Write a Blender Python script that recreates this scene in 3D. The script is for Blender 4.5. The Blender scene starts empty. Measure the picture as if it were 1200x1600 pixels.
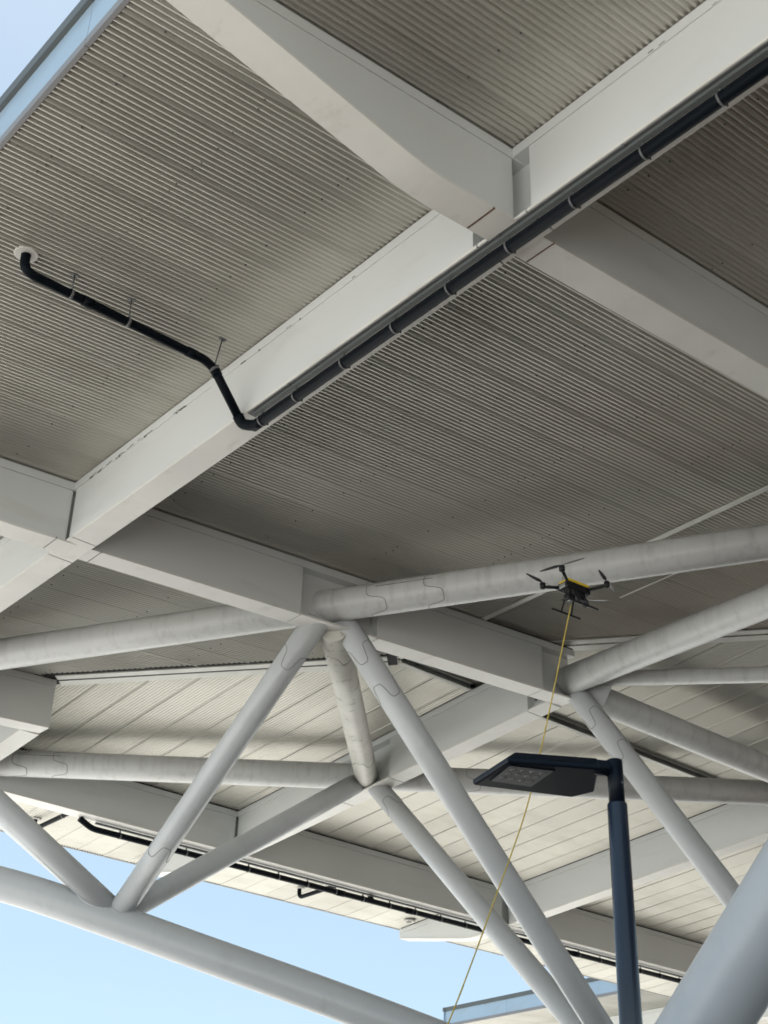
import bpy, math, random
from mathutils import Vector, Matrix
random.seed(7)
S = bpy.context.scene
COL = S.collection

# ------------------------------------------------------------------ camera
# plan coordinates: a (along one beam direction), b (along the other, towards the viewer), in units of
# one 10 m bay; z in bays above the lower flange of the edge beams.  X = 10a, Y = -10b, Z = 10z + Z0
EYE = 1.6
CA, CB, CZ = -0.76476, 2.59073, -0.94339
FPX = 2185.63
F_ = Vector((0.55109957, -0.65861602, 0.51236141))
R_ = Vector((0.75704993, 0.65288016, 0.02495786))
U_ = Vector((-0.35094824, 0.37412890, 0.85840719))
Z0 = EYE - 10 * CZ

def W(a, b, z):
    return Vector((10 * a, -10 * b, 10 * z + Z0))

cam = bpy.data.cameras.new('camera')
cam.sensor_fit = 'VERTICAL'
cam.sensor_height = 36.0
cam.lens = 36.0 * FPX / 1600.0
cam.clip_start = 0.1
cam.clip_end = 6000
camo = bpy.data.objects.new('camera', cam)
COL.objects.link(camo)
fl = lambda v: Vector((v.x, -v.y, v.z))
r, u, f = fl(R_).normalized(), fl(U_).normalized(), fl(F_).normalized()
m = Matrix((r, u, -f)).transposed().to_4x4()
m.translation = W(CA, CB, CZ)
camo.matrix_world = m
S.camera = camo

# ------------------------------------------------------------------ sky, sun, exposure
SUN_EL, SUN_AZ = math.radians(63), math.radians(76)      # azimuth measured from +X towards +Y
world = bpy.data.worlds.new('World')
S.world = world
world.use_nodes = True
nt = world.node_tree
nt.nodes.clear()
sky = nt.nodes.new('ShaderNodeTexSky')
sky.sky_type = 'NISHITA'
sky.sun_disc = False
sky.sun_elevation = SUN_EL
sky.sun_rotation = math.pi / 2 - SUN_AZ
sky.air_density = 1.0
sky.dust_density = 0.35
sky.ozone_density = 1.0
bg = nt.nodes.new('ShaderNodeBackground')
bg.inputs['Strength'].default_value = 0.051
wo = nt.nodes.new('ShaderNodeOutputWorld')
tc = nt.nodes.new('ShaderNodeTexCoord')
cl = nt.nodes.new('ShaderNodeTexNoise')
cl.inputs['Scale'].default_value = 2.2
cl.inputs['Detail'].default_value = 7
cl.inputs['Roughness'].default_value = .55
cl.inputs['Distortion'].default_value = .6
cm = nt.nodes.new('ShaderNodeMapRange')
cm.inputs[1].default_value, cm.inputs[2].default_value = .40, .72
cm.inputs[3].default_value, cm.inputs[4].default_value = .42, .75
mxs = nt.nodes.new('ShaderNodeMix')
mxs.data_type = 'RGBA'
mxs.inputs['B'].default_value = (3.9, 5.0, 5.5, 1)          # thin high haze
nt.links.new(tc.outputs['Generated'], cl.inputs['Vector'])
nt.links.new(cl.outputs['Fac'], cm.inputs[0])
nt.links.new(cm.outputs[0], mxs.inputs['Factor'])
nt.links.new(sky.outputs[0], mxs.inputs['A'])
nt.links.new(mxs.outputs['Result'], bg.inputs[0])
nt.links.new(bg.outputs[0], wo.inputs[0])
sl = bpy.data.lights.new('sun', 'SUN')
sl.energy = 5.0
sl.angle = math.radians(0.53)
sl.color = (1.0, 0.965, 0.92)
so = bpy.data.objects.new('sun', sl)
COL.objects.link(so)
sd = Vector((math.cos(SUN_EL) * math.cos(SUN_AZ), math.cos(SUN_EL) * math.sin(SUN_AZ), math.sin(SUN_EL)))
so.rotation_euler = sd.to_track_quat('Z', 'Y').to_euler()
so.location = (0, 0, 60)
S.view_settings.view_transform = 'Standard'
S.view_settings.look = 'None'
S.view_settings.gamma = 1.0
S.view_settings.use_curve_mapping = False
S.view_settings.exposure = 1.70
S.cycles.filter_width = 1.75
S.cycles.max_bounces = 10
S.cycles.diffuse_bounces = 6

# ------------------------------------------------------------------ pixel helpers (photo pixels, 1200 x 1600)
CC = Vector((CA, CB, CZ))
def ray(x, y):
    return F_ + R_ * ((x - 600) / FPX) - U_ * ((y - 800) / FPX)
def onp(x, y, n, k):
    d = ray(x, y); n = Vector(n)
    return CC + d * ((k - n.dot(CC)) / n.dot(d))
def on_a(x, y, a): return onp(x, y, (1, 0, 0), a)
def on_b(x, y, b): return onp(x, y, (0, 1, 0), b)
def on_z(x, y, z): return onp(x, y, (0, 0, 1), z)
def on_hip(x, y): return onp(x, y, (1, -1, 0), 0)
def at(x, y, depth): return CC + ray(x, y) * depth
def project(P):
    d = P - CC; k = d.dot(F_)
    return (600 + FPX * d.dot(R_) / k, 800 - FPX * d.dot(U_) / k)

# ------------------------------------------------------------------ object helpers
def tag(o, label=None, cat=None, group=None, kind=None):
    if label: o['label'] = label
    if cat: o['category'] = cat
    if group: o['group'] = group
    if kind: o['kind'] = kind
    return o
WP = {}
def empty(name, loc, label=None, cat=None, group=None):
    o = bpy.data.objects.new(name, None)
    o.empty_display_size = 0.3
    COL.objects.link(o)
    o.location = loc
    WP[o.name] = Vector(loc)
    return tag(o, label, cat, group)

class MB:
    """collects faces of one mesh; points are world-space vectors"""
    def __init__(s): s.v = []; s.f = []; s.sm = []
    def add(s, vs, fs, smooth=False):
        n = len(s.v); s.v += [Vector(v) for v in vs]
        for q in fs: s.f.append(tuple(n + i for i in q)); s.sm.append(smooth)
        return s
    def hexa(s, p):      # 8 points: bottom ring 0-3, top ring 4-7
        return s.add(p, [(3, 2, 1, 0), (4, 5, 6, 7), (0, 1, 5, 4), (1, 2, 6, 5), (2, 3, 7, 6), (3, 0, 4, 7)])
    def box(s, c, ux, uy, uz, sx, sy, sz):
        c = Vector(c); X, Y, Z = Vector(ux) * sx / 2, Vector(uy) * sy / 2, Vector(uz) * sz / 2
        return s.hexa([c - X - Y - Z, c + X - Y - Z, c + X + Y - Z, c - X + Y - Z, c - X - Y + Z, c + X - Y + Z, c + X + Y + Z, c - X + Y + Z])
    def rings(s, rings, caps=True, closed=False, smooth=True):
        n0 = len(s.v); k = len(rings[0])
        for q in rings: s.v += [Vector(v) for v in q]
        m = len(rings)
        for i in range(m if closed else m - 1):
            i2 = (i + 1) % m
            for j in range(k):
                j2 = (j + 1) % k
                s.f.append((n0 + i * k + j, n0 + i * k + j2, n0 + i2 * k + j2, n0 + i2 * k + j)); s.sm.append(smooth)
        if caps and not closed:
            s.f.append(tuple(n0 + j for j in reversed(range(k)))); s.sm.append(False)
            s.f.append(tuple(n0 + (m - 1) * k + j for j in range(k))); s.sm.append(False)
        return s
    def sweep(s, pts, rad, n=20, closed=False, caps=True):
        pts = [Vector(p) for p in pts]
        m = len(pts); R = rad if isinstance(rad, (list, tuple)) else [rad] * m
        T = []
        for i in range(m):
            a = pts[(i - 1) % m] if (closed or i > 0) else pts[0]
            b = pts[(i + 1) % m] if (closed or i < m - 1) else pts[-1]
            T.append((b - a).normalized())
        up = Vector((0, 0, 1)) if abs(T[0].z) < 0.9 else Vector((1, 0, 0))
        N = (up - T[0] * up.dot(T[0])).normalized()
        rs = []
        for i in range(m):
            N = (N - T[i] * N.dot(T[i])).normalized()
            B = T[i].cross(N)
            rs.append([pts[i] + (N * math.cos(t) + B * math.sin(t)) * R[i] for t in (2 * math.pi * j / n for j in range(n))])
        return s.rings(rs, caps, closed)
    def build(s, name, mat, parent=None, origin=None, bevel=0.0):
        if origin is None:
            lo = Vector([min(v[i] for v in s.v) for i in range(3)]); hi = Vector([max(v[i] for v in s.v) for i in range(3)])
            origin = (lo + hi) / 2
            if parent is None: origin.z = lo.z
        origin = Vector(origin)
        me = bpy.data.meshes.new(name)
        me.from_pydata([tuple(v - origin) for v in s.v], [], s.f)
        me.polygons.foreach_set('use_smooth', s.sm)
        me.materials.append(MAT[mat])
        import bmesh
        bm = bmesh.new(); bm.from_mesh(me)
        bmesh.ops.recalc_face_normals(bm, faces=bm.faces)
        bm.to_mesh(me); bm.free()
        o = bpy.data.objects.new(name, me)
        COL.objects.link(o)
        if parent is not None:
            o.parent = parent
            o.location = origin - WP[parent.name]
        else:
            o.location = origin
        WP[o.name] = origin
        if bevel:
            bv = o.modifiers.new('bevel', 'BEVEL'); bv.width = bevel; bv.segments = 2; bv.limit_method = 'ANGLE'
        return o

def fillet(pts, rad, seg=6):
    """round the corners of a polyline"""
    pts = [Vector(p) for p in pts]; out = [pts[0]]
    for i in range(1, len(pts) - 1):
        p, a, b = pts[i], pts[i - 1] - pts[i], pts[i + 1] - pts[i]
        q = min(rad, a.length * .45, b.length * .45)
        A, B = p + a.normalized() * q, p + b.normalized() * q
        for k in range(seg + 1):
            t = k / seg
            out.append(A.lerp(p, t).lerp(p.lerp(B, t), t))
    return out + [pts[-1]]

# ------------------------------------------------------------------ materials
MAT = {}
def mat(name, col, rough=.5, var=.06, scale=1.2, dirt=None, dirt_amt=0.0, dirt_scale=(.6, .6, .6), dirt_lo=.5, dirt_hi=.75,
        spec=.5, metal=0.0, bump=0.0, bump_scale=60., objvar=0.0, coat=0.0):
    m = bpy.data.materials.new(name); m.use_nodes = True
    t = m.node_tree; n = t.nodes; l = t.links
    b = n['Principled BSDF']
    b.inputs['Roughness'].default_value = rough
    b.inputs['Metallic'].default_value = metal
    b.inputs['Specular IOR Level'].default_value = spec
    b.inputs['Coat Weight'].default_value = coat
    geo = n.new('ShaderNodeNewGeometry')
    nz = n.new('ShaderNodeTexNoise'); nz.inputs['Scale'].default_value = scale; nz.inputs['Detail'].default_value = 6
    l.new(geo.outputs['Position'], nz.inputs['Vector'])
    mp = n.new('ShaderNodeMapRange'); mp.inputs[1].default_value = .3; mp.inputs[2].default_value = .7
    mp.inputs[3].default_value = 1 - var; mp.inputs[4].default_value = 1 + var
    l.new(nz.outputs['Fac'], mp.inputs[0])
    last = mp.outputs[0]
    if objvar:
        oi = n.new('ShaderNodeObjectInfo'); m2 = n.new('ShaderNodeMapRange')
        m2.inputs[3].default_value = 1 - objvar; m2.inputs[4].default_value = 1 + objvar
        l.new(oi.outputs['Random'], m2.inputs[0])
        mm = n.new('ShaderNodeMath'); mm.operation = 'MULTIPLY'
        l.new(last, mm.inputs[0]); l.new(m2.outputs[0], mm.inputs[1]); last = mm.outputs[0]
    vm = n.new('ShaderNodeVectorMath'); vm.operation = 'SCALE'
    vm.inputs[0].default_value = col
    l.new(last, vm.inputs['Scale'])
    cur = vm.outputs[0]
    if dirt:
        vs = n.new('ShaderNodeVectorMath'); vs.operation = 'MULTIPLY'; vs.inputs[1].default_value = dirt_scale
        l.new(geo.outputs['Position'], vs.inputs[0])
        nd = n.new('ShaderNodeTexNoise'); nd.inputs['Scale'].default_value = 1; nd.inputs['Detail'].default_value = 8
        nd.inputs['Roughness'].default_value = .65
        l.new(vs.outputs[0], nd.inputs['Vector'])
        md = n.new('ShaderNodeMapRange'); md.inputs[1].default_value = dirt_lo; md.inputs[2].default_value = dirt_hi
        md.inputs[3].default_value = 0; md.inputs[4].default_value = dirt_amt
        l.new(nd.outputs['Fac'], md.inputs[0])
        mx = n.new('ShaderNodeMix'); mx.data_type = 'RGBA'
        l.new(md.outputs[0], mx.inputs['Factor']); l.new(cur, mx.inputs['A']); mx.inputs['B'].default_value = (*dirt, 1)
        cur = mx.outputs['Result']
    l.new(cur, b.inputs['Base Color'])
    if bump:
        nb = n.new('ShaderNodeTexNoise'); nb.inputs['Scale'].default_value = bump_scale; nb.inputs['Detail'].default_value = 3
        l.new(geo.outputs['Position'], nb.inputs['Vector'])
        bp = n.new('ShaderNodeBump'); bp.inputs['Strength'].default_value = bump; bp.inputs['Distance'].default_value = .01
        l.new(nb.outputs['Fac'], bp.inputs['Height']); l.new(bp.outputs[0], b.inputs['Normal'])
    MAT[name] = m
    return m

mat('beam_paint', (.59, .605, .60), rough=.32, var=.025, scale=.5, dirt=(.36, .34, .30), dirt_amt=.3, dirt_scale=(.5, .5, 2.2), dirt_lo=.56, dirt_hi=.8)
mat('flange_paint', (.64, .63, .60), rough=.45, var=.06, scale=1.4, dirt=(.26, .24, .20), dirt_amt=.45, dirt_scale=(3.2, 1.6, 3), dirt_lo=.57, dirt_hi=.8)
mat('tube_paint', (.52, .525, .52), rough=.36, var=.06, scale=.8, dirt=(.15, .14, .115), dirt_amt=.5, dirt_scale=(6, 6, .35), dirt_lo=.5, dirt_hi=.85, bump=.03, bump_scale=9)
mat('column_paint', (.56, .61, .67), rough=.3, var=.03, scale=1.2, dirt=(.4, .45, .5), dirt_amt=.3, dirt_scale=(1.5, 1.5, 1), bump=.02, bump_scale=120)
mat('stained_tube', (.55, .54, .495), rough=.45, var=.08, scale=2, dirt=(.12, .11, .09), dirt_amt=.8, dirt_scale=(5, 5, 2.5), dirt_lo=.56, dirt_hi=.72)
mat('web_tube_paint', (.53, .548, .565), rough=.30, var=.04, scale=.9, dirt=(.25, .24, .21), dirt_amt=.3, dirt_scale=(2.5, 2.5, 1.6), dirt_lo=.55, dirt_hi=.85, bump=.02, bump_scale=7)
mat('roof_steel', (.53, .515, .465), rough=.42, metal=.48, var=.06, scale=.5, dirt=(.24, .22, .18), dirt_amt=.45, dirt_scale=(.35, .9, .35), dirt_lo=.48, dirt_hi=.8, objvar=.06)
mat('flashing_paint', (.60, .60, .57), rough=.45, var=.05, scale=2, dirt=(.3, .28, .24), dirt_amt=.4, dirt_scale=(1.5, 1.5, 1.5))
mat('fascia_paint', (.30, .40, .50), rough=.3, var=.03, scale=1, dirt=(.25, .26, .26), dirt_amt=.4, dirt_scale=(1, 1, 1.4))
mat('edge_grey', (.20, .20, .205), rough=.5)
mat('trim_dark', (.09, .10, .10), rough=.5)
mat('gasket', (.02, .02, .02), rough=.8)
mat('seam_line', (.14, .135, .125), rough=.7)
mat('rust', (.11, .055, .03), rough=.85, var=.35, scale=18)
mat('galvanised', (.11, .112, .115), rough=.55, metal=.3, var=.1, scale=8)
mat('pipe_black', (.004, .006, .009), rough=.45, var=.1, scale=3, spec=.06)
mat('collar_white', (.50, .49, .46), rough=.6, var=.08, scale=6)
mat('lamp_navy', (.004, .008, .015), rough=.36, var=.05, scale=4, spec=.16, bump=.03, bump_scale=180)
mat('post_navy', (.020, .031, .052), rough=.2, var=.05, scale=4)
mat('lens_glass', (.17, .185, .20), rough=.4)
mat('led_lens', (.22, .23, .24), rough=.25)
mat('drone_black', (.007, .007, .008), rough=.45, spec=.3)
mat('drone_yellow', (.75, .52, .02), rough=.4)
mat('drone_grey', (.30, .30, .30), rough=.3, metal=.5)
mat('prop_grey', (.05, .05, .055), rough=.3)
mat('cord_yellow', (.62, .46, .08), rough=.6, var=.15, scale=20)
mat('asphalt', (.095, .072, .054), rough=.85, var=.2, scale=3, bump=.2, bump_scale=80)
mat('paving', (.44, .44, .42), rough=.8, var=.1, scale=.4, dirt=(.22, .21, .19), dirt_amt=.5, dirt_scale=(.08, .08, .08), bump=.1, bump_scale=30)

# ------------------------------------------------------------------ ground, unseen: dark and light areas laid out to shape the bounce light
g = MB().add([(-2500, -2500, -.13), (2500, -2500, -.13), (2500, 2500, -.13), (-2500, 2500, -.13)], [(0, 1, 2, 3)]).build('ground', 'asphalt', origin=(0, 0, -.13))
tag(g, 'unseen dark brown roadway, laid out to cut bounce light under the canopy', kind='structure')
KERB = -6.2
g = MB().hexa([Vector((x, y, z)) for z in (-.3, 0) for x, y in ((-600, KERB + .16), (600, KERB + .16), (600, 900), (-600, 900))]).build('bounce_pavement', 'paving', origin=(0, 0, 0))
tag(g, 'unseen light concrete paving, laid out to bounce sunlight up under the canopies', kind='structure')
EDGE = -12.5
g2 = MB().hexa([Vector((x, y, z)) for z in (-.3, 0) for x, y in ((-600, -600), (EDGE - .16, -600), (EDGE - .16, KERB - .004), (-600, KERB - .004))]).build('bounce_pavement', 'paving', origin=(0, 0, 0))
tag(g2, 'unseen light concrete paving beside the canopy, set back to shape the bounce light', kind='structure')
for i in range(0, 36):
    MB().hexa([Vector((x, y, z)) for z in (-.3, .002) for x, y in ((EDGE - .156, KERB - i * 1.5 - 1.496), (EDGE, KERB - i * 1.5 - 1.496), (EDGE, KERB - i * 1.5 - .004), (EDGE - .156, KERB - i * 1.5 - .004))]).build('kerb_stone', 'paving', g2)
for i in range(-3, 40):
    o = MB().hexa([Vector((x, y, z)) for z in (-.3, .002) for x, y in ((i * 1.5 + .004, KERB), (i * 1.5 + 1.496, KERB), (i * 1.5 + 1.496, KERB + .156), (i * 1.5 + .004, KERB + .156))]).build('kerb_stone', 'paving', g)

# ------------------------------------------------------------------ canopy parameters (in bays)
WF = 0.0383          # flange width
D = 0.0975           # beam depth at the edge beam
SL = 0.0752          # roof slope
SB = 0.0714          # slope of lower flanges
OV = 0.4138          # overhang
CS = 0.7865          # step in the deck
KB = 1.8658          # third beam line
BETA = 0.3137        # corner beams
KINK = -0.127
STEP = 0.012
TIPZ = 0.040

def bottom(q, base):
    """lower flange profile: straight, then a softened haunch rising to the cantilever tip"""
    k0 = base * KINK; r = .035
    sl = (TIPZ - k0) / (KINK + OV)
    d = KINK - q
    if d <= -r: return base * q
    if d >= r: return k0 + sl * d
    t = (d + r) / (2 * r)
    a0, a1 = base * (KINK + r), k0 + sl * r
    return a0 * (1 - t) ** 2 + 2 * t * (1 - t) * k0 + a1 * t * t
class Canopy:
    def __init__(s, root, da=0, db=0, dz=0, amax=3.1, bmax=3.1):
        s.root = root; s.da, s.db, s.dz = da, db, dz; s.amax, s.bmax = amax, bmax
    def P(s, a, b, z, mir):
        if mir: a, b = b, a
        return W(a + s.da, b + s.db, z + s.dz)
    # --- box swept along the first axis; lateral range y0..y1, z given by functions of the station
    def bar(s, st, y0, y1, z0, z1, mir, mb=None):
        mb = mb or MB()
        rings = []
        for q in st:
            rings.append([s.P(q, y0, z0(q), mir), s.P(q, y1, z0(q), mir), s.P(q, y1, z1(q), mir), s.P(q, y0, z1(q), mir)])
        return mb.rings(rings, smooth=False)
    def beam(s, line, s0, s1, mir, along='a', joints=(), splices=(), sloped=True, gap=.033, label=None, tip0=True, inner=True):
        """A beam running along a at b = line (mir: along b at a = line)."""
        base = SB if sloped else 0.0
        zb = lambda q: bottom(q, base)
        zr = (lambda q: D + SL * q) if sloped else (lambda q: D)
        tf, ft, strip = .0035, .0028, .0125
        br = sorted({s0, s1, *[KINK + .0117 * k for k in range(-3, 4) if s0 < KINK + .0117 * k < s1]})
        def stations(p, q):
            return [p] + [x for x in br if p < x < q] + [q]
        top = lambda q: zr(q) - .0022
        web = s.bar(stations(s0, s1), line - .0012, line + .0012, lambda q: zb(q) + tf * .5, lambda q: top(q) - .001, mir).build('beam', 'beam_paint', s.root)
        if label: web['label'] = label
        cuts = [s0] + sorted(splices) + [s1]
        for p, q in zip(cuts[:-1], cuts[1:]):
            s.bar(stations(p + (.0008 if p != s0 else 0), q - (.0008 if q != s1 else 0)), line - WF / 2, line + WF / 2, zb, lambda q: zb(q) + tf, mir).build('bottom_flange', 'flange_paint', web, bevel=.004)
        for q in splices:
            s.bar([q - .0007, q + .0007], line - WF / 2 + .002, line + WF / 2 - .002, lambda t: zb(t) + .0006, lambda t: zb(t) + .003, mir).build('splice_backing', 'gasket', web)
        s.bar(stations(s0, s1), line - WF / 2 - .0004, line + WF / 2 + .0004, lambda q: top(q) - strip, top, mir).build('top_flange', 'beam_paint', web, bevel=.004)
        s.bar(stations(s0 + .002, s1), line - WF / 2 + .004, line + WF / 2 - .004, top, lambda q: zr(q) + .003, mir).build('gasket_strip', 'gasket', web)
        # cover plates between joints on both sides
        js = sorted(j if isinstance(j, tuple) else (j, gap) for j in joints)
        edges = [s0] + [e for j, g_ in js for e in (j - g_, j + g_)] + [s1]
        for p, q in zip(edges[::2], edges[1::2]):
            if q - p < .01: continue
            for sg in (-1, 1):
                o = s.bar(stations(p, q), line + sg * (WF / 2 - .0022), line + sg * (WF / 2 - .0008), lambda t: zb(t) + tf + .0003, lambda t: top(t) - strip - .0006, mir).build('cover_plate', 'beam_paint', web)
            for e in (p, q):
                if e in (s0,) and not tip0: continue
                e2 = e + (.0006 if e == p else -.0006)
                s.bar([e2 - .0005, e2 + .0005], line - WF / 2 + .0024, line + WF / 2 - .0024, lambda t: zb(t) + tf + .0004, lambda t: top(t) - strip - .0008, mir).build('stiffener', 'beam_paint', web)
        return web
    def sheets(s, mir, a1=None, inner=True, bmin=-.4138, lap0=1.7892, bmax=None):
        bmax = bmax or s.bmax
        NR = 10; PW = .0693; p = PW / NR
        k = math.ceil((lap0 - bmin) / PW)
        b0 = lap0 - k * PW
        prof = []
        for i in range(NR):
            lo = -.0006 if i == 0 else 0.0
            wd = .0030 if i == 0 else .0023
            x = i * p
            prof += [(x, lo), (x + wd, lo), (x + wd + .0011, .0027), (x + .0058, .0027)]
        prof.append((PW + .0002, 0.0))
        while b0 < bmax:
            jit = random.uniform(-.0003, .0003)
            for part in ((0, 1) if inner else (0,)):
                vs, cols = [], []
                for x, z in prof:
                    b = max(b0 + x, bmin)
                    e = b - .0015
                    if part == 0:
                        A, B_, off = -OV, min(CS, e, s.amax), 0.0
                    else:
                        A, B_, off = CS - .006, min(e, s.amax), STEP
                    if B_ <= A: B_ = A
                    cols.append((b, A, B_, z + off + jit))
                if max(c[2] - c[1] for c in cols) < 1e-4: continue
                mb = MB()
                for b, A, B_, z in cols:
                    mb.v += [s.P(A, b, D + SL * A + z, mir), s.P(B_, b, D + SL * B_ + z, mir)]
                for i in range(len(cols) - 1):
                    if cols[i][2] - cols[i][1] < 1e-6 and cols[i + 1][2] - cols[i + 1][1] < 1e-6: continue
                    mb.f.append((2 * i, 2 * i + 1, 2 * i + 3, 2 * i + 2)); mb.sm.append(True)
                if mb.f: mb.build('roof_sheet', 'roof_steel', s.root)
            b0 += PW
    def skin(s, mir, run=0.0):
        # weather skin over the ribbed soffit; run adds unseen roof to shade the ground
        t = .010
        am = min(s.amax, s.bmax)
        far = s.bmax + run
        pts = [(-OV, -OV), (am, am), (am, far), (-OV, far)]
        mb = MB()
        lo = [s.P(a, b, D + SL * a + STEP + t, mir) for a, b in pts]
        hi = [p + Vector((0, 0, .05)) for p in lo]
        mb.hexa(lo + hi).build('roof_skin', 'trim_dark', s.root)
    def fascia(s, mir, b0=-OV - .012, b1=None):
        b1 = b1 or s.bmax
        z0 = D - SL * OV
        q = b0; n = 0
        while q < b1 - .01:
            e = min(q + .36, b1)
            pn = MB()
            x0, x1 = -OV - .0015, -OV - .0045
            def slab(xa, xb, za, zb, mb):
                return mb.hexa([s.P(xa, q + .0004, za, mir), s.P(xb, q + .0004, za, mir), s.P(xb, e - .0004, za, mir), s.P(xa, e - .0004, za, mir),
                                s.P(xa, q + .0004, zb, mir), s.P(xb, q + .0004, zb, mir), s.P(xb, e - .0004, zb, mir), s.P(xa, e - .0004, zb, mir)])
            o = slab(x0, x1, z0 + .0103, z0 + .0590, pn).build('fascia_panel', 'fascia_paint', s.root)
            slab(-OV - .0005, -OV - .0052, z0 - .0008, z0 + .0100, MB()).build('drip_edge', 'edge_grey', o)
            slab(-OV + .002, -OV - .0095, z0 + .0595, z0 + .0745, MB()).build('gutter_lip', 'trim_dark', o)
            q = e

# ------------------------------------------------------------------ the canopy overhead
main = empty('steel_canopy', W(1.3, 1.3, 0) * 1.0 - Vector((0, 0, Z0)),
             'large steel canopy overhead with ribbed metal soffit, white box beams and grey tubes', 'canopy')
C1 = Canopy(main)
for mir in (False, True):
    C1.sheets(mir)
    C1.skin(mir, 0.0 if mir else 5.0)
    C1.fascia(mir)
    # edge beam (line 0) with joints at the crossing beams
    C1.beam(0.0, -OV + .004, 3.1, not mir, joints=((BETA, .03), (1.0, .024), (KB, .0405)), sloped=False, splices=(BETA - .05, BETA + .05, 1 - .032, 1 + .034, KB - .034, KB + .034))

def crossing(line, s1, mir, joints, splices, gaps, label=None):
    """sloped beam with its own gap at each joint: the plates stop short of the crossing beam or node"""
    return C1.beam(line, -OV + .004, s1, mir, joints=joints, splices=splices, gap=gaps, label=label)

for mir in (False, True):
    crossing(BETA, BETA + WF / 2 - (.0 if not mir else .0392), mir, (0.0,), (-.032, .034), .026)
    crossing(1.0, 1.0 + WF / 2 - (.0 if not mir else .0392), mir, ((0.0, .0205), (.466, .078), (.985, .053)), (-.034, .036, .389, .546, .931),   .045)
    crossing(KB, 3.1 if not mir else 3.1, mir, ((0.0, .0205),), (-.0475, .036), .026,
             'beam with a tapered cantilever end beyond the drainpipe' if not mir else None)

# flaked paint along the top strip of the near edge beam, too small to pick apart
pc = MB()
for i in range(46):
    b = random.choice((random.uniform(1.03, 1.8), random.uniform(1.92, 2.5), random.uniform(1.05, 1.3)))
    ln_, hh = random.uniform(.002, .010), random.uniform(.0006, .0016)
    z = D - .0022 - .0125 - random.uniform(-.0012, .0010)
    pc.hexa([W(a, bb, zz) for zz in (z, z + hh) for a, bb in ((-WF / 2 - .0006, b), (-WF / 2 + .001, b), (-WF / 2 + .001, b + ln_), (-WF / 2 - .0006, b + ln_))])
tag(pc.build('paint_flakes', 'seam_line', main), kind='stuff')
# rust weeping at the flange splices by the near crossing
for (q, sz) in ((-.0475, 1.0), (.036, .6)):
    C1.bar([q - .0009 * sz, q + .0009 * sz], KB - WF / 2 + .001, KB + WF / 2 + .0006, lambda t: SB * t - .0003, lambda t: SB * t + .001, False).build('rust_streak', 'rust', main)

# hip flashing: two long trims with a gap under the mitre
def hipz(t): return D + SL * t
for sg in (-1, 1):
    for (t0, t1, dz) in ((-OV, .27, 0.0), (.335, CS - .012, 0.0), (CS + .012, 3.0, STEP)):
        rg = []
        for t in (t0, t1):
            def hp(off, dzz):
                return W(t - off, t + off, hipz(t) - .0035 + dz + dzz)
            lo, hi = (.0022, .0155)
            rg.append([hp(sg * lo, 0), hp(sg * hi, -.0010), hp(sg * hi, .0012), hp(sg * lo, .0012)])
        MB().rings(rg, smooth=False).build('hip_flashing', 'flashing_paint', main)
# dark closer above the gap
MB().rings([[W(t - .020, t + .020, hipz(t) - .0022), W(t + .0145, t - .0145, hipz(t) - .0012), W(t + .0145, t - .0145, hipz(t) + .001), W(t - .020, t + .020, hipz(t) + .001)] for t in (-OV, CS)], smooth=False).build('hip_closer', 'gasket', main)

# step in the deck: dark riser and a pale trim along it, on both slopes
for mir in (False, True):
    for (q0, q1) in ((CS + .012, .978), (1.022, 3.1)):
        zz = D + SL * CS
        C1.bar([q0 + (.05 if q0 < .9 and not mir else 0), q1], CS - .0030, CS - .0012, lambda q: zz - .001, lambda q: zz + STEP + .006, not mir).build('step_riser', 'trim_dark', main)
        C1.bar([q0, q1], CS - .0085, CS + .0010, lambda q: zz - .0030, lambda q: zz - .0012, not mir).build('step_trim', 'flashing_paint', main)
        C1.bar([q0, q1], CS - .0010, CS + .0040, lambda q: zz + STEP - .0026, lambda q: zz + STEP - .0016, not mir).build('step_trim', 'flashing_paint', main)
    # toothed end lap further up the near slope
    C1.bar([1.21, 3.1], .926, .9295, lambda q: D + SL * .926 + STEP - .0016, lambda q: D + SL * .926 + STEP - .0004, not mir).build('lap_trim', 'flashing_paint', main)

# ------------------------------------------------------------------ tubes
def LW(p): return W(p.x, p.y, p.z)
def wave_seam(par, axis0, axis1, rad, t, phase=0, lobes=3, amp=.15, width=.0055):
    d = (axis1 - axis0); L = d.length; T = d.normalized()
    up = Vector((0, 0, 1)) if abs(T.z) < .9 else Vector((1, 0, 0))
    N = (up - T * up.dot(T)).normalized(); B = T.cross(N)
    pts = []
    for i in range(150):
        th = 2 * math.pi * i / 150
        w = math.tanh(2.6 * math.sin(lobes * th + phase)) * amp
        pts.append(axis0 + T * (t * L + w) + (N * math.cos(th) + B * math.sin(th)) * (rad - .001))
    MB().sweep(pts, width, n=5, closed=True).build('cover_seam', 'seam_line', par)
def line_seam(par, axis0, axis1, rad, t0, t1, th):
    d = (axis1 - axis0); T = d.normalized()
    up = Vector((0, 0, 1)) if abs(T.z) < .9 else Vector((1, 0, 0))
    N = (up - T * up.dot(T)).normalized(); B = T.cross(N)
    o = (N * math.cos(th) + B * math.sin(th)) * (rad - .001)
    MB().sweep([axis0 + d * t0 + o, axis0 + d * t1 + o], .0065, n=5).build('cover_seam', 'seam_line', par)
def back(p, q, e):
    return p + (p - q).normalized() * e
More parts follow.
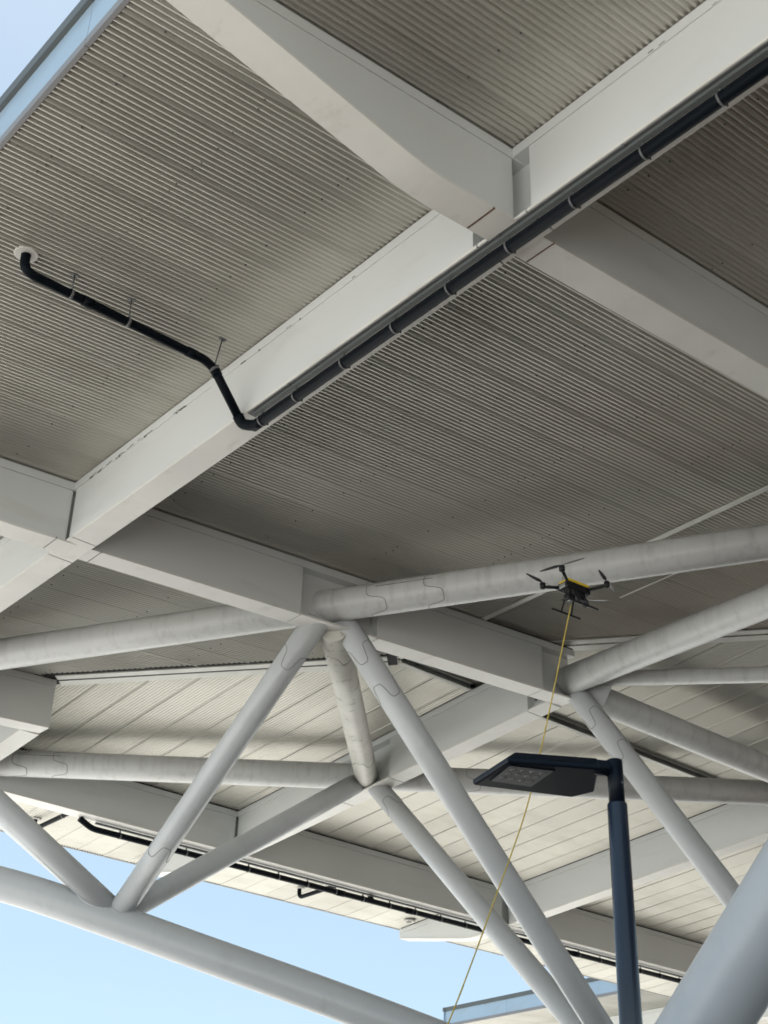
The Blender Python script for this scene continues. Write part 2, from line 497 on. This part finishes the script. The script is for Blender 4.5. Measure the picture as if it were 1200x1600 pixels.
def tube(p, q, dia, mat_='web_tube_paint', seams=(), name='tube_strut', label=None):
    """p, q in bays; seams: photo pixels near which a wavy cover joint runs round the tube"""
    P, Q = LW(p), LW(q); rad = dia * 5
    n = 3
    o = MB().sweep([P.lerp(Q, i / n) for i in range(n + 1)], rad, n=40).build(name, mat_, main)
    if label: o['label'] = label
    ts = []
    for (x, y) in seams:
        best = min((((project(p.lerp(q, i / 400))[0] - x) ** 2 + (project(p.lerp(q, i / 400))[1] - y) ** 2), i / 400) for i in range(401))
        ts.append(best[1])
        wave_seam(o, P, Q, rad, best[1], phase=random.uniform(0, 3))
    return o, P, Q, rad, ts

def V(a, b, z): return Vector((a, b, z))
def swp(v): return Vector((v.y, v.x, v.z))
# diagonal top chords: plan direction (1, 1.5557)
MN, ZN, KN, GN = .45074, .07049, .06488, 1.55571
def chord(t): return V(MN + t, 1 + GN * t, ZN + KN * t)
DT = .0530
o, P, Q, rad, ts = tube(chord(-.452), chord(.555), DT, 'tube_paint', seams=((595, 934), (683, 922)))
for th in (-1.2, 1.2): line_seam(o, P, Q, rad, ts[0], ts[1], th)
o, P, Q, rad, ts = tube(swp(chord(-.452)), swp(chord(.555)), DT, 'tube_paint', seams=((33, 1195), (97, 1196), (735, 1222)))
for th in (-1.2, 1.2): line_seam(o, P, Q, rad, ts[0], ts[1], th)
# tubes continuing the beams beyond the hip node, and the thin one along the hip
tube(V(1.0, 1.012, .1058), V(1.0, 3.05, .1058), DT, 'tube_paint')
tube(V(1.058, 1.0, .1058), V(3.05, 1.0, .1058), DT, 'tube_paint')
tube(V(1.03, 1.03, .1145), V(2.9, 2.9, .165), .029, 'tube_paint')
# lower chord in the vertical plane under the hip
ch = [on_hip(x, y) for x, y in ((-250, 1296), (0, 1377), (212, 1451), (300, 1483), (545, 1570), (1039, 1760))]
c0, c1, c2 = ch[1], ch[4], ch[5]
kz = (c2.z - c1.z) / (c2.x - c1.x)
path = [V(.06, .06, c0.z + .06)] + ch[1:] + [V(1.30, 1.30, c2.z + kz * .22 - .01), V(1.52, 1.52, -1.105)]
pw = [LW(p) for p in path]
MB().sweep(fillet(pw, 1.6, 5), .0590 * 5, n=48).build('lower_chord', 'web_tube_paint', main)
# webs
WD = .0415
Q1 = on_hip(183, 1430); Q2 = on_hip(1039, 1765)
n1a = on_b(489, 978, .985); n1b = on_b(545, 985, 1.004); n1c = on_b(522, 985, .992)
n3a = on_a(566, 1219, .990); n3b = on_a(588, 1228, 1.004); n3c = on_a(573, 1213, .985)
tube(back(n1a, Q1, .02), Q1, WD, seams=((466, 1034), (243, 1316)))
tube(back(n3a, Q1, .02), Q1, WD)
tube(back(n1b, Q2, .040), Q2, WD, seams=((557, 1028), (598, 1083)))
tube(back(n3b, Q2, .02), Q2, WD, seams=((612, 1262),))
tube(back(n1c, n3c, .010), back(n3c, n1c, .015), .0475, 'stained_tube', seams=((528, 1014), (566, 1180)))
tube(V(.004, BETA, .012), Q1, WD)
tube(V(BETA, .004, .012), Q1, WD)
n2 = on_hip(897, 1078); w3 = on_hip(1145, 1402)
q3 = w3 + (w3 - n2) * 1.7
tube(back(n2, q3, .02), q3, WD, seams=((922, 1128), (966, 1180)))
tube(V(.06, .06, c0.z + .06), V(0, 0, .01), WD)
def weld(par, p, q, rad, c_a, c_b, c_rad):
    """weld bead where a web (from p down to q) meets the lower chord"""
    P, Q = LW(p), LW(q); T = (Q - P).normalized()
    A, ax_ = LW(c_a), (LW(c_b) - LW(c_a)).normalized()
    N = T.orthogonal().normalized(); B = T.cross(N)
    L = (Q - P).length; pts = []
    for i in range(60):
        th = 2 * math.pi * i / 60
        o_ = (N * math.cos(th) + B * math.sin(th)) * rad
        lo_, hi_ = L * .6, L
        for _ in range(24):
            md_ = (lo_ + hi_) / 2
            X = P + T * md_ + o_ - A
            if (X - ax_ * X.dot(ax_)).length > c_rad: lo_ = md_
            else: hi_ = md_
        pts.append(P + T * lo_ + o_)
    MB().sweep(pts, .017, n=6, closed=True).build('weld_bead', 'web_tube_paint', par)
for p in (n1a, n3a, V(.004, BETA, .012), V(BETA, .004, .012)):
    weld(main, p, Q1, WD * 5, ch[1], ch[4], .0590 * 5)
# big raking column at the right
k0, k1 = on_a(1102, 1600, .67), on_a(1200, 1441, .67)
dv = (k1 - k0) / (k1.z - k0.z)
tube(k0 + dv * (-1.105 - k0.z), k0 + dv * (.02 - k0.z), .0985, 'column_paint', name='raking_column', label='thick pale blue-grey raking column beside the lamp post')
# gusset plate at the hip node
gp = [on_hip(x, y) for x, y in ((893, 1062), (956, 1073), (939, 1113), (922, 1110))]
nrm = V(1, -1, 0).normalized() * .0016
MB().hexa([LW(p - nrm) for p in gp] + [LW(p + nrm) for p in gp]).build('gusset_plate', 'web_tube_paint', main)
for i in range(3):
    for j in range(2):
        c = V(1 - .008, .945 + j * .012, .088 + i * .012)
        MB().sweep([W(c.x, c.y, c.z), W(c.x - .003, c.y, c.z)], .022, n=6).build('bolt_head', 'galvanised', main)
# deck screws, too small to pick apart one by one
sc = MB()
for a in (-.37, -.25, -.12, .12, .30, .48, .64):
    b = max(a + .05, -.3)
    while b < 2.6:
        aa = a + random.uniform(-.002, .002)
        p = W(aa, b, D + SL * aa + .0003)
        sc.hexa([p + Vector((dx, dy, -.012)) for dx, dy in ((-.005, -.005), (.005, -.005), (.005, .005), (-.005, .005))] +
                [p + Vector((dx, dy, .004)) for dx, dy in ((-.009, -.009), (.009, -.009), (.009, .009), (-.009, .009))])
        b += .01386 * random.choice((1, 2, 2, 3, 5))
tag(sc.build('deck_screws', 'galvanised', main), kind='stuff')

# ------------------------------------------------------------------ the next canopy, far right
far_root = empty('steel_canopy', W(5.0, -.3, 0) - Vector((0, 0, Z0)), 'distant steel canopy with a pale blue fascia, seen beyond the lamp post', 'canopy')
C2 = Canopy(far_root, da=3.265 + OV, db=-1.74 + OV, dz=.104, amax=2.6, bmax=2.6)
C2.sheets(False, inner=False)
C2.skin(False); C2.skin(True)
C2.fascia(False)
C2.fascia(True, b1=1.2)
C2.sheets(True, inner=False, bmax=1.2)
C2.beam(0.0, -OV + .004, 2.6, True, joints=(1.0, KB), sloped=False, gap=.026)
C2.beam(1.0, -OV + .004, 1.0, False, joints=(0.0,), gap=.026)
C2.beam(KB, -OV + .004, 2.0, False, joints=(0.0,), gap=.026)
MB().sweep([W(4.55, -.6, -1.105), W(4.55, -.6, .20)], .45, n=32).build('column', 'web_tube_paint', far_root)

# ------------------------------------------------------------------ drainpipes
def ring(mb, c, axis, r0, wid, thick=.006, n=24):
    T = Vector(axis).normalized(); up = Vector((0, 0, 1)) if abs(T.z) < .9 else Vector((1, 0, 0))
    N = (up - T * up.dot(T)).normalized(); B = T.cross(N)
    rs = []
    for s_, rr in ((-wid / 2, r0), (-wid / 2, r0 + thick), (wid / 2, r0 + thick), (wid / 2, r0)):
        rs.append([Vector(c) + T * s_ + (N * math.cos(t) + B * math.sin(t)) * rr for t in (2 * math.pi * j / n for j in range(n))])
    return mb.rings(rs, closed=True)
def outlet_collar(par, a, b, z):
    mb = MB()
    c = W(a, b, z)
    mb.sweep([c + Vector((0, 0, .01)), c - Vector((0, 0, .006)), c - Vector((0, 0, .016))], [.135, .135, .122], n=32)
    return mb.build('outlet_collar', 'collar_white', par)
def hanger(par, top, c, axis, rad):
    h = ring(MB(), c, axis, rad, .035).build('pipe_clamp', 'galvanised', par)
    MB().sweep([top, Vector(c) + Vector((0, 0, rad))], .009, n=6).build('hanger_rod', 'galvanised', h)
    MB().box(top - Vector((0, 0, .004)), (1, 0, 0), (0, 1, 0), (0, 0, 1), .09, .05, .008).build('ceiling_plate', 'galvanised', h)

PR = .0655                                # main pipe radius in metres
PA, PZ = -.0100, -.0185                   # pipe axis beside and below the edge beam
def roofz(a): return D + SL * a
dp = empty('drainpipe', W(-.3165, 1.4325, roofz(-.3165)), 'black drainpipe from a round roof outlet along the near white edge beam', 'drainpipe')
outlet_collar(dp, -.3165, 1.4325, roofz(-.3165))
br = [W(-.3165, 1.4325, roofz(-.3165) + .01), W(-.3165, 1.4325, .0500), W(-.0690, 1.4325, .0515), W(PA - .008, 1.4325, PZ + .006), W(PA, 1.447, PZ), W(PA, 3.05, PZ)]
MB().sweep(fillet(br[:4], .16, 7), .054, n=24).build('branch_pipe', 'pipe_black', dp)
MB().sweep(fillet([br[2].lerp(br[3], .86), br[3], br[4], br[4] + Vector((0, -.16, 0))], .1, 6), [.066] * 16, n=24).build('elbow', 'pipe_black', dp)
MB().sweep([br[4] + Vector((0, .02, 0)), br[5]], PR, n=28).build('main_pipe', 'pipe_black', dp)
for t in (.30, .86):                      # sockets on the branch
    c = br[1].lerp(br[2], t)
    MB().sweep([c, c + (br[2] - br[1]).normalized() * .13], .0605, n=24).build('pipe_socket', 'pipe_black', dp)
cc = br[2].lerp(br[3], .07)
MB().sweep([cc, cc + (br[3] - br[2]).normalized() * .12], .0605, n=24).build('pipe_socket', 'pipe_black', dp)
for a in (-.2570, -.1835):
    c = W(a, 1.4325, .0500 + .0015 * (a + .3165) / .2475)
    hanger(dp, W(a, 1.4325, roofz(a)), c, (1, 0, 0), .054)
hanger(dp, W(-.0570, 1.4325, roofz(-.0570)), br[2].lerp(br[3], .1), br[3] - br[2], .0605)
rail = MB()
rail.hexa([W(a, b, z) for z in (-.0062, -.0022) for a, b in ((PA - .0045, 1.45), (PA + .0005, 1.45), (PA + .0005, 3.05), (PA - .0045, 3.05))])
rail.build('support_rail', 'trim_dark', dp)
rl = MB()
rl.hexa([W(a, b, z) for z in (-.0020, -.0004) for a, b in ((PA - .0075, 1.442), (PA + .0040, 1.442), (PA + .0040, 3.05), (PA - .0075, 3.05))])
rl.build('support_rail', 'galvanised', dp)
b = 1.462
k = 0
while b < 2.6:
    c = W(PA, b, PZ)
    h = ring(MB(), c, (0, 1, 0), PR, .022, .005).build('pipe_clamp', 'galvanised', dp)
    MB().box(c + Vector((.0, 0, PR + .022)), (1, 0, 0), (0, 1, 0), (0, 0, 1), .016, .03, .06).build('clamp_stem', 'galvanised', h)
    MB().box(c + Vector((.075, 0, -.012)), (1, 0, 0), (0, 1, 0), (0, 0, 1), .03, .014, .03).build('clamp_bolt', 'trim_dark', h)
    b += .0655 if k < 1 else .085
    k += 1
for b in (1.52, 1.86, 2.02, 2.2):         # little beam clamps on the flange
    MB().box(W(-.0165, b, -.0015), (1, 0, 0), (0, 1, 0), (0, 0, 1), .03, .035, .03).build('beam_clip', 'trim_dark', dp)

fd = empty('drainpipe', W(.64, -.01, PZ), 'black drainpipe running along the far edge beam above the sky gap', 'drainpipe')
MB().sweep(fillet([W(.60, PA, -.004), W(.632, PA, PZ), W(3.0, PA, PZ)], .12, 6), PR, n=24).build('main_pipe', 'pipe_black', fd)
rail = MB()
rail.hexa([W(a, b, z) for z in (-.0062, -.0022) for a, b in ((.64, PA - .0045), (3.0, PA - .0045), (3.0, PA + .0005), (.64, PA + .0005))])
rail.build('support_rail', 'trim_dark', fd)
a = .70
while a < 2.9:
    c = W(a, PA, PZ)
    h = ring(MB(), c, (1, 0, 0), PR, .03, .008).build('pipe_clamp', 'galvanised', fd)
    MB().box(c + Vector((0, 0, PR + .022)), (1, 0, 0), (0, 1, 0), (0, 0, 1), .03, .02, .06).build('clamp_stem', 'trim_dark', h)
    a += .085
for (a, ae, seg) in ((1.4153, 1.4153, 0),):
    outlet_collar(fd, a, -.3123, roofz(-.3123))
    MB().sweep(fillet([W(a, -.3123, roofz(-.3123) + .01), W(a, -.3123, .0500), W(a, -.069, .0515), W(a, PA - .002, PZ)], .16, 6), .054, n=20).build('branch_pipe', 'pipe_black', fd)
    hanger(fd, W(a, -.2, roofz(-.2)), W(a, -.2, .0505), (0, 1, 0), .054)
for x in (1.30, 1.52, 2.12):              # sockets on the run
    MB().sweep([W(x, PA, PZ), W(x + .022, PA, PZ)], .076, n=24).build('pipe_socket', 'pipe_black', fd)
ld = empty('drainpipe', W(.6435, -.305, roofz(-.305)), 'short black drainpipe with a roof outlet behind the leftmost strut', 'drainpipe')
outlet_collar(ld, .6435, -.3052, roofz(-.3052))
MB().sweep(fillet([W(.6435, -.3052, roofz(-.3052) + .01), W(.6435, -.3052, .0500), W(.6435, -.069, .0515), W(.6435, -.025, .02)], .16, 6), .054, n=20).build('branch_pipe', 'pipe_black', ld)
hanger(ld, W(.6435, -.17, roofz(-.17)), W(.6435, -.17, .0508), (0, 1, 0), .054)
# open round vent in the far overhang
vt = empty('roof_vent', W(1.8161, -.3324, roofz(-.3324)), 'small round white vent ring on the far overhang beside the cantilever', 'vent')
ring(MB(), W(1.8161, -.3324, roofz(-.3324) - .004), (0, 0, 1), .09, .05, .07, n=28).build('vent_ring', 'collar_white', vt)
MB().sweep([W(1.8161, -.3324, roofz(-.3324) - .002), W(1.8161, -.3324, roofz(-.3324) + .001)], .089, n=24).build('vent_grille', 'trim_dark', vt)

# ------------------------------------------------------------------ street lamp
LD = .85
top = at(960, 1188, LD)
base = W(top.x, top.y, 0); base.z = -.128
lamp = empty('street_lamp', base, 'dark navy street lamp with a flat angular LED head', 'street lamp')
tz = LW(top).z
sp_r, po_r = .0485, .0600
joint = LW(at(966, 1270, LD)).z
MB().sweep([(base.x, base.y, joint - .02), (base.x, base.y, tz - .006), (base.x, base.y, tz)], [sp_r, sp_r, sp_r - .006], n=32).build('spigot', 'lamp_navy', lamp)
MB().sweep([(base.x, base.y, -.11), (base.x, base.y, joint - .01), (base.x, base.y, joint)], [po_r * 1.25, po_r, po_r - .004], n=36).build('post', 'post_navy', lamp)
MB().sweep([(base.x, base.y, -.128), (base.x, base.y, -.1)], .17, n=32).build('base_plate', 'lamp_navy', lamp)
MB().sweep([(base.x + .0, base.y - sp_r - .004, joint + .12), (base.x, base.y - sp_r + .004, joint + .12)], .007, n=8).build('set_screw', 'galvanised', lamp)
# head: underside lies in one (slightly tilted) plane through these photo points
hz = at(905, 1215, LD).z
und = [LW(on_z(x, y, hz)) for x, y in ((795, 1192), (741, 1227), (893, 1246), (943, 1203))]   # near-left, far-left, far-right, near-right
ax = ((und[3] - und[0]) + (und[2] - und[1])).normalized()
ay = Vector((0, 0, 1)).cross(ax); ay = ay if ay.dot(und[1] - und[0]) > 0 else -ay
org = und[0]
Lh = ((und[3] - und[0]).dot(ax) + (und[2] - und[1]).dot(ax)) / 2
def hp(u, v, w): return org + ax * u + ay * v + Vector((0, 0, w))
def loc2(p): d = p - org; return (d.dot(ax), d.dot(ay))
u1, v1 = loc2(und[1]); u2, v2 = loc2(und[2]); u3, v3 = loc2(und[3])
out = [(0, 0), (u1, v1), (u2, v2), (u2 + .10, v2 * .72), (u3 + .0, v3 + .12), (u3, v3)]
cx = sum(p[0] for p in out) / len(out); cy = sum(p[1] for p in out) / len(out)
def grow(k): return [(cx + (p[0] - cx) * k, cy + (p[1] - cy) * k) for p in out]
hd = MB().rings([[hp(u, v, 0) for u, v in grow(.995)], [hp(u, v, .012) for u, v in grow(1.02)], [hp(u, v, .035) for u, v in grow(1.02)], [hp(u, v, .085) for u, v in grow(.86)]], smooth=False).build('lamp_head', 'lamp_navy', lamp, bevel=.006)
gl = [loc2(LW(on_z(x, y, hz))) for x, y in ((797, 1196), (768, 1219), (830, 1228), (864, 1204))]
gcx = sum(p[0] for p in gl) / 4; gcy = sum(p[1] for p in gl) / 4
fr_ = [(gcx + (p[0] - gcx) * 1.07, gcy + (p[1] - gcy) * 1.07) for p in gl]
MB().hexa([hp(u, v, -.004) for u, v in fr_] + [hp(u, v, .003) for u, v in fr_]).build('lens_frame', 'lamp_navy', hd)
MB().hexa([hp(u, v, -.006) for u, v in gl] + [hp(u, v, .001) for u, v in gl]).build('lens', 'lens_glass', hd)
for i in range(4):
    for j in range(3):
        s_, t_ = (i + .7) / 4.4, (j + .55) / 3.6
        p0 = Vector(gl[0]).lerp(Vector(gl[3]), s_); p1 = Vector(gl[1]).lerp(Vector(gl[2]), s_); p = p0.lerp(p1, t_)
        c = hp(p[0], p[1], -.0065)
        MB().sweep([c + Vector((0, 0, .001)), c - Vector((0, 0, .0015)), c - Vector((0, 0, .0025))], [.021, .020, .017], n=14).build('led', 'led_lens', hd)
e0 = hp(u3 - .03, v3 + .06, .035); e1 = Vector((base.x, base.y, e0.z - .02))
MB().sweep([e0, e0.lerp(e1, .45), e1], [.042, .034, .036], n=20).build('arm', 'lamp_navy', lamp)
MB().box(e0 + ax * .035, ax, ay, (0, 0, 1), .09, .13, .06).build('arm_knuckle', 'lamp_navy', lamp, bevel=.012)

# ------------------------------------------------------------------ drone on its tether
DD = 1.50
dc = at(897, 921, DD)
DC = LW(dc)
dr = empty('drone', DC, 'black and yellow quadcopter drone hovering below the soffit', 'drone')
mot = [LW(on_z(x, y, dc.z + .0022)) for x, y in ((848, 913), (878, 886), (948, 911), (915, 941))]
ctr = sum(mot, Vector()) / 4
ex = ((mot[2] + mot[3]) - (mot[0] + mot[1])).normalized()
ex.z = 0; ex.normalize()
ey = Vector((0, 0, 1)).cross(ex)
B0 = Vector((DC.x, DC.y, DC.z))
ez = Vector((0, 0, 1))
MB().box(B0 - ez * .005, ex, ey, ez, .34, .165, .085).build('body', 'drone_black', dr, bevel=.02)
MB().box(B0 + ez * .049, ex, ey, ez, .30, .16, .036).build('top_cover', 'drone_yellow', dr, bevel=.012)
MB().box(B0 - ex * .15 - ez * .01, ex, ey, ez, .05, .09, .05).build('battery', 'drone_grey', dr, bevel=.008)
ang = (.15, 1.9, .5, 2.5)
for i, mt in enumerate(mot):
    st = B0 + ex * (.12 if i in (2, 3) else -.12) + ey * (.05 if (mt - B0).dot(ey) > 0 else -.05)
    arm = MB().sweep([st, mt - ez * .03], .018, n=10).build('arm', 'drone_black', dr)
    MB().sweep([mt - ez * .055, mt - ez * .045, mt + ez * .01, mt + ez * .022], [.018, .032, .032, .012], n=16).build('motor', 'drone_black', arm)
    pd = ex * math.cos(ang[i]) + ey * math.sin(ang[i]); pn = ez.cross(pd)
    pb = MB()
    for sg in (-1, 1):
        rs = []
        for rr, wd, tw in ((.01, .012, .3), (.07, .040, .28), (.17, .033, .2), (.265, .014, .1)):
            c = mt + ez * .026 + pd * sg * rr
            n_ = pn * sg * math.cos(tw) + ez * math.sin(tw)
            h_ = ez * .002
            rs.append([c - n_ * wd / 2 - h_, c + n_ * wd / 2 - h_, c + n_ * wd / 2 + h_, c - n_ * wd / 2 + h_])
        pb.rings(rs, smooth=False)
    pb.build('propeller', 'prop_grey', arm)
for sg in (-1, 1):
    lt = B0 + ey * sg * .06 - ez * .03
    fb = B0 + ey * sg * .14 - ez * .235
    sk = MB().sweep([fb - ex * .20, fb + ex * .20], .011, n=10).build('landing_skid', 'drone_black', dr)
    for u_ in (-.07, .07):
        MB().sweep([lt + ex * u_ * .8, fb + ex * u_], .010, n=8).build('skid_leg', 'drone_black', sk)
gm = MB().box(B0 - ex * .07 - ez * .12, ex, ey, ez, .10, .09, .075).build('camera_gimbal', 'drone_black', dr, bevel=.015)
MB().sweep([B0 - ex * .07 - ez * .155, B0 - ex * .07 - ez * .175], [.026, .022], n=16).build('camera_lens', 'drone_grey', gm)
MB().sweep([B0 - ex * .07 - ez * .085, B0 - ex * .05 - ez * .04], .012, n=8).build('gimbal_arm', 'drone_black', gm)
MB().box(B0 + ex * .09 - ez * .085, ex, ey, ez, .07, .08, .06).build('tether_module', 'drone_black', dr, bevel=.01)
MB().sweep([B0 - ex * .10 + ey * .05 + ez * .06, B0 - ex * .11 + ey * .06 + ez * .14], .006, n=6).build('antenna', 'drone_grey', dr)
# tether
tp = [LW(at(x, y, d_)) for x, y, d_ in ((892, 946, 1.495), (881, 1000, 1.47), (868, 1065, 1.44), (845, 1172, 1.39), (823, 1262, 1.35), (797, 1340, 1.31), (772, 1408, 1.28), (745, 1483, 1.25), (716, 1560, 1.21), (700, 1600, 1.19))]
d_ = (tp[-1] - tp[-2]); d_ = d_ / abs(d_.z)
tp.append(tp[-1] + d_ * (tp[-1].z + .12))
sm = []
for i in range(len(tp) - 1):                 # smooth the hanging line
    p0, p1, p2, p3 = tp[max(i - 1, 0)], tp[i], tp[i + 1], tp[min(i + 2, len(tp) - 1)]
    for k in range(6):
        t = k / 6
        sm.append(.5 * (2 * p1 + (p2 - p0) * t + (2 * p0 - 5 * p1 + 4 * p2 - p3) * t * t + (3 * p1 - p0 - 3 * p2 + p3) * t ** 3))
sm.append(tp[-1])
tag(MB().sweep(sm, .0066, n=8).build('tether_cord', 'cord_yellow'), 'thin yellow tether cord hanging from the drone to the ground', 'cord')
